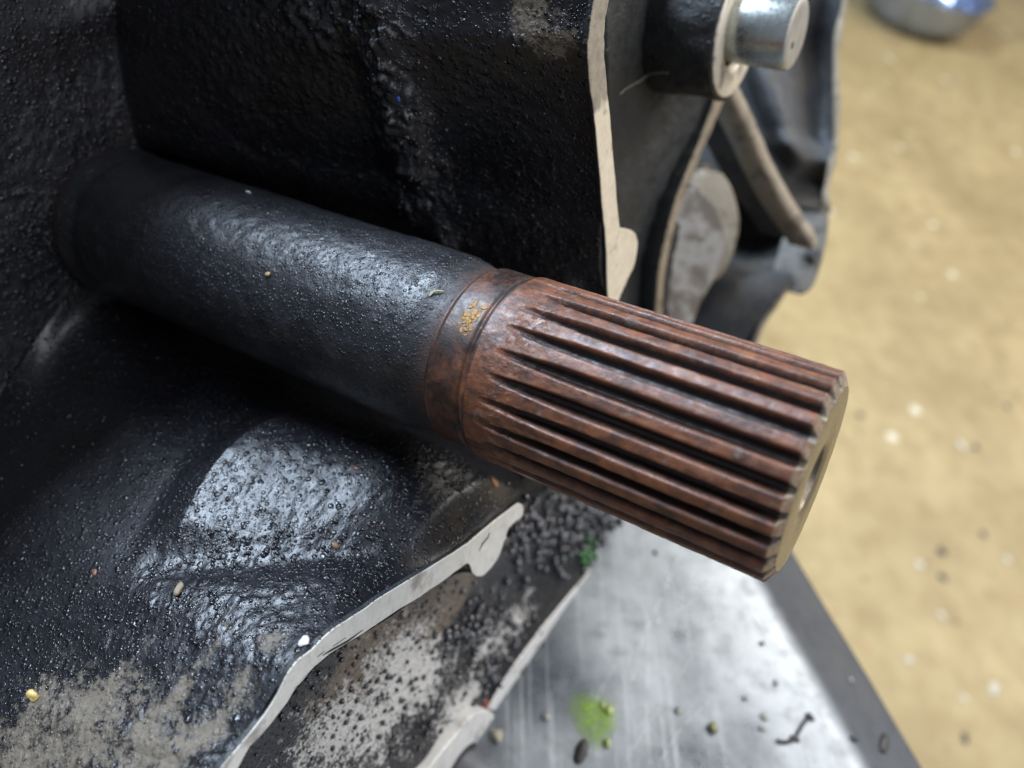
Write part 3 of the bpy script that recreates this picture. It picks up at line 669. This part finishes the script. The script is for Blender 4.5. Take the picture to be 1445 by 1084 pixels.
chip('tan_crumb', 'tan crumb on the tray against the bottom flange lug', 'crumb', 702, 1039, 1.5, (.40, .36, .28), .8, .7, .9, 1.5, seed=16)
h = surf(612, 413, True); h2 = surf(627, 412, True); h3 = surf(606, 418, True)
V, Fc = tube([h3[0]+h3[1]*.15, h[0]+h[1]*.3, (h[0]+h2[0])/2+h[1]*.4, h2[0]+h2[1]*.2], [.08, .14, .12, .04], 6)
tag(mk('yellow_fibre', V, Fc, simple('pale_yellow_fibre', (.55, .45, .18), .6), at=h[0]), 'short pale yellow fibre lying on the shaft beside the rusty collar', 'fibre')
pts = [surf(x, y, True) for x, y in ((868, 132), (880, 122), (900, 112), (915, 102), (928, 99), (945, 98))]
V, Fc = tube(catmull([p[0]+p[1]*1.0 for p in pts], np.linspace(0, 5, 24)), .10, 6)
tag(mk('fibre', V, Fc, simple('grey_fibre', (.30, .26, .20), .7), at=pts[0][0]), 'fine curled grey fibre in the corner under the boss', 'fibre')

# small black beads added on the walls and ledge for their glints
ico = bmesh.new(); bmesh.ops.create_icosphere(ico, subdivisions=2, radius=1); IV = np.array([v.co for v in ico.verts]); IF = np.array([[v.index for v in f.verts] for f in ico.faces]); ico.free()
DV, DF = [], []
def droplets(n, pick, r0, r1):  # strews the added glint beads over the casting
    for i in range(n):
        px, py = pick(); h = surf(px, py, True)
        if h is None: continue
        sg = (h[0]-B0)@A
        if (py < 738 and 190 < px < 560 and RNG.random() < .8): continue
        if sg > S_RIM-1.2 or px < 0 or py > 1084: continue
        r = (r0+(r1-r0)*RNG.random()**2.5)*h[0][2]/140; q = IV*r*np.array([1, RNG.uniform(.75, 1.1), RNG.uniform(.8, 1.25)])
        DF.append(IF+sum(len(v) for v in DV[-1:])*0+42*len(DV)); DV.append(q+h[0]+h[1]*r*.15)
def box(x0, x1, y0, y1): return lambda: (RNG.uniform(x0, x1), RNG.uniform(y0, y1))
def gau(x, y, sx, sy): return lambda: (x+RNG.normal()*sx, y+RNG.normal()*sy)
droplets(520, gau(430, 800, 110, 45), .14, .46); droplets(260, gau(230, 800, 70, 70), .14, .42); droplets(160, box(0, 300, 560, 980), .14, .40)
droplets(150, gau(590, 760, 50, 30), .14, .4); droplets(60, gau(545, 70, 18, 60), .16, .42); droplets(80, gau(595, 230, 22, 60), .16, .5)
droplets(120, gau(480, 15, 80, 18), .2, .5); droplets(35, box(620, 830, 60, 370), .12, .34); droplets(60, gau(790, 40, 35, 25), .14, .4)
droplets(420, gau(540, 985, 85, 55), .16, .62); droplets(160, gau(690, 905, 38, 50), .2, .65); droplets(120, gau(600, 860, 50, 25), .14, .45)
tag(mk('glint_beads', np.concatenate(DV), np.concatenate(DF), simple('black_glint_bead', (.010, .010, .013), .13, 0, .5, .0, .3, .7)), None, None, kind='stuff')

# shiny black crumbs of grease on the ledge
its = []; reg = [(800, 748, 62, 44, 150), (745, 760, 25, 40, 40), (690, 880, 45, 36, 46), (700, 950, 36, 22, 26), (640, 900, 26, 16, 16), (840, 720, 36, 22, 50)]
for cx, cy, rx, ry, cnt in reg:
    for i in range(cnt):
        px, py = cx+RNG.normal()*rx*.55, cy+RNG.normal()*ry*.6
        h = surf(px, py, True)
        if h is None: continue
        # only on the ledge: stay left of the flange edge and right of the rim
        lim = np.interp(py, [720, 766, 837, 882, 949, 1000], [905, 862, 805, 767, 717, 690])
        if px > lim-3 or h[0][2] < 130 or (py < 660): continue
        z = RNG.uniform(.55, 1.1)*h[0][2]/190
        its.append(blob(h[0]+h[1]*z*.45, h[1], z, z*RNG.uniform(.7, 1), z*RNG.uniform(.7, 1.1), i, 2, RNG.uniform(0, 6), .06))
V, Fc = joined(its)
tag(mk('grease_crumbs', V, Fc, simple('black_shiny_grease', (.035, .036, .046), .25, 0, .5, .02, .3, 1.)), None, None, kind='stuff')
its = []
for i in range(26):
    px, py = 822+RNG.normal()*11, 778+RNG.normal()*11
    h = surf(px, py, True)
    if h is None or px > np.interp(py, [720, 766, 837], [905, 862, 805])-2: continue
    its.append(blob(h[0]+h[1]*.5, h[1], RNG.uniform(.5, 1.0), RNG.uniform(.5, .9), .6, i, 2, i, .12))
MAT_GREEN = simple('green_paint', (.035, .15, .035), .3, 0, .6, .05, .4)
V, Fc = joined(its); tag(mk('green_paint_crumb', V, Fc, MAT_GREEN), 'dark green paint crumb among black grease beads below the splines', 'paint crumb')

MAT_SCRATCH = simple('bright_scratch', (.50, .52, .54), .35, .8, 1.0, .01, .2)
for pth in ([(958, 786), (930, 850), (905, 905), (893, 960)], [(985, 842), (945, 868), (905, 888)], [(868, 938), (842, 985), (828, 1012)], [(1010, 870), (970, 935), (930, 1000), (880, 1075)], [(1040, 830), (1080, 900), (1118, 950)], [(905, 830), (915, 900), (912, 1000), (918, 1080)], [(1000, 990), (960, 1030), (930, 1080)]):
    p_ = catmull([surf(x, y)-UP*.10 for x, y in pth], np.linspace(0, len(pth)-1, 40)); p_ = np.array([q+UP*0 for q in p_])
    V, Fc = tube(p_, .16+.05*np.sin(np.arange(40)), 5); mk('scratch', V, Fc, MAT_SCRATCH, tray)

# on the tray: green smear, droplets, dark shavings
def puddle(px, py, r, seed, asp=1., h=.35, n=48, rr=10):
    c = surf(px, py)+UP*.25; ang_ = np.linspace(0, 2*np.pi, n, False); rows = []
    ew = np.stack([np.cos(ang_), np.sin(ang_)*asp, ang_*0], -1); wob = 1+.28*fbm(ew, 1.1, 3, seed)
    for q in np.linspace(0, 1, rr):
        rows.append(c+(ed*(np.cos(ang_)*q*r*wob)[:, None]+od*(np.sin(ang_)*q*r*asp*wob)[:, None]+UP*(h*(1-q**2.4)-.3*q**6)))
    return np.stack(rows, 1).reshape(-1, 3), gridfaces(n, rr, True)
s = M('thin_green_fluid'); s.L.new(s.math('MULTIPLY', s.ramp(s.attr('body'), (.05, 0), (.8, .72)), s.ramp(s.noise(2.6, 4, .7, 3), (.34, .35), (.6, 1))), s.b.inputs['Alpha']); s.out((.25, .42, .03), .25, s.bump(s.noise(2, 3, .6), .1, .5), 0, .5);
gs = thing('green_smear', 'smear of yellow green paint on the tray near the bottom', 'paint smear', PT(840, 1020))
V, Fc = puddle(840, 1018, 6.6, 14, .95, .3); mk('puddle', V, Fc, s.m, gs, attrs={'body': np.tile(1-np.linspace(0, 1, 10)**1.6, 48)})
def drop(px, py, r, mat, parent=None, asp=1.2):
    c = surf(px, py); V, Fs = blob(c+UP*r*.3, UP, r*asp, r, r*.75, int(px), 2, px)
    return mk('droplet', V, Fs, mat, parent, at=c)
MAT_DROP = simple('clear_green_drop', (.32, .40, .10), .08, 0, .6, .02, .3, .8)
for x, y, r in ((858, 1004, 1.1), (850, 997, .8), (856, 1050, .9)): drop(x, y, r, MAT_DROP, gs)
DROPS = ['largest olive oily droplet, in the middle of the tray', 'oily droplet between the green smear and the olive one', 'upper of two close droplets right of the olive one', 'lower of two close droplets right of the olive one',
         'oily droplet between the bottom lug and the green smear', 'single droplet above the olive one on the tray', 'topmost small droplet below the shaft end on the tray', 'droplet nearest the dark rolled edge of the tray']
MAT_OIL = simple('oily_drop', (.30, .30, .26), .08, 0, .6, .02, .3, .8)
for i, (x, y, r) in enumerate([(1006, 1028, 1.2), (957, 1003, .8), (1078, 1012, .9), (1075, 1028, .7), (770, 1012, .9), (1052, 985, .7), (1095, 964, .7), (1200, 960, .7)]):
    tag(drop(x, y, r, MAT_OIL if i else simple('olive_drop', (.20, .20, .08), .1, 0, .6, .02, .3, .8)), DROPS[i], 'droplet', 'oily droplets on the tray')
MAT_SHAV = simple('black_shaving', (.025, .024, .024), .5)
V1 = tube(catmull([surf(x, y)+UP*.35 for x, y in ((1096, 1046), (1108, 1048), (1120, 1043), (1128, 1030), (1138, 1014))], np.linspace(0, 4, 22)), np.interp(np.linspace(0, 1, 22), [0, .5, .55, 1], [.45, .55, .4, .45]), 7)
V2 = blob(surf(1143, 1013)+UP*.3, UP, 1.4, .8, .6, 3, 2, .6); V3 = blob(surf(1121, 1043)+UP*.3, UP, 1.4, .7, .6, 4, 2, .2)
V, Fc = joined([V1, V2, V3]); tag(mk('bent_shaving', V, Fc, MAT_SHAV), 'thin black bent shaving lying on the tray near its bright edge', 'shaving')
def flake(px, py, sx, sy, rot, label, seed):
    V, Fs = blob(surf(px, py)+UP*.25, UP, sx, sy, .5, seed, 2, rot); tag(mk('black_flake', V, Fs, MAT_SHAV), label, 'flake')
flake(820, 1062, 3.0, 1.4, 1.9, 'dark oblong flake on the tray below the green smear', 2)
flake(1204, 1044, 1.0, .8, 0, 'small black flake on the bend of the tray near the bottom', 5)
flake(924, 780, .8, .6, .4, 'small dark flake on the tray just under the splines', 6)
flake(1075, 909, .7, .5, .4, 'tiny dark flake on the bright band of the tray', 8)
h = surf(1247, 1049, True) or (PT(1247, 1049), UP); V, Fs = blob(h[0]+h[1]*.4, h[1], 3.1, 1.2, .45, 12, 2, 2.2)
tag(mk('black_flake', V, Fs, MAT_SHAV), 'long black flake on the dark rolled edge of the tray', 'flake')

# on the floor: grit and the blurred shiny pan
MAT_GRIT = simple('dark_grit', (.05, .045, .045), .7, 0, 4, .3); MAT_PALE = simple('pale_grit', (.52, .47, .36), .7, 0, 4, .3)
def grit(px, py, r, mat, name, label, grp, seed):
    V, Fs = blob(PF(px, py)+UP*.6, UP, r*.85, r*.7, r*.10, seed, 2, seed, .6); tag(mk(name, V, Fs, mat, at=PF(px, py)), label, 'grit', grp)
for i, (x, y, r, lb) in enumerate([(1330, 780, 5.0, 'dark crumb on the beige floor, upper of two in a column'), (1331, 816, 4.2, 'dark crumb on the beige floor, lower of two in a column'), (1377, 632, 4.0, 'dark crumb on the floor touching a white one'), (1213, 586, 4.5, 'dark crumb on the floor right beside the shaft end'), (1388, 754, 4.0, 'brown dark crumb on the floor left of the photo edge'), (1362, 1042, 4.0, 'dark crumb on the floor near the bottom right corner'), (1420, 573, 4.5, 'dark crumb on the floor right of the shaft end, near the photo edge')]):
    grit(x, y, r, MAT_GRIT, 'dark_crumb', lb, 'dark crumbs on the floor', i)
for i, (x, y, r, lb) in enumerate([(1356, 629, 6.0, 'white crumb on the beige floor beside a dark one'), (1297, 798, 4.5, 'white crumb on the floor left of the two dark crumbs'), (1282, 932, 4.5, 'round white crumb on the floor near the tray edge'), (1329, 868, 4.0, 'white crumb on the floor below the two dark crumbs'), (1402, 972, 6.0, 'large oblong white fleck on the floor at lower right'), (1420, 790, 4.0, 'white crumb on the floor close to the right photo edge'), (1360, 986, 3.6, 'white fleck on the floor left of the large oblong one')]):
    grit(x, y, r, MAT_PALE, 'white_crumb', lb, 'white crumbs on the floor', 20+i)
pan = thing('metal_pan', 'blurred shiny silver blue metal pan lying on the floor at upper right', 'pan', PF(1284, 26))
pc = PF(1284, 26)
pr = [(2, 0), (2, 70), (6, 82), (30, 94), (62, 100), (66, 104), (64, 97), (32, 88), (10, 76), (8, 0)]
V, Fc = lathe(pr, pc, UP, 72); V = V+UP*(fbm(V, 40, 2, 3)*5)[:, None]
mk('bowl', V, Fc, simple('silver_blue_metal', (.42, .50, .68), .22, .9, 8, .5, .3), pan)
V, Fc = tube(catmull([pc+UP*58+np.array([92, 4, -20]), pc+UP*70+np.array([118, 8, -24]), pc+UP*72+np.array([150, 14, -30])], np.linspace(0, 2, 12)), 9, 10)
mk('handle', V, Fc, simple('handle_dark', (.05, .05, .055), .5), pan)
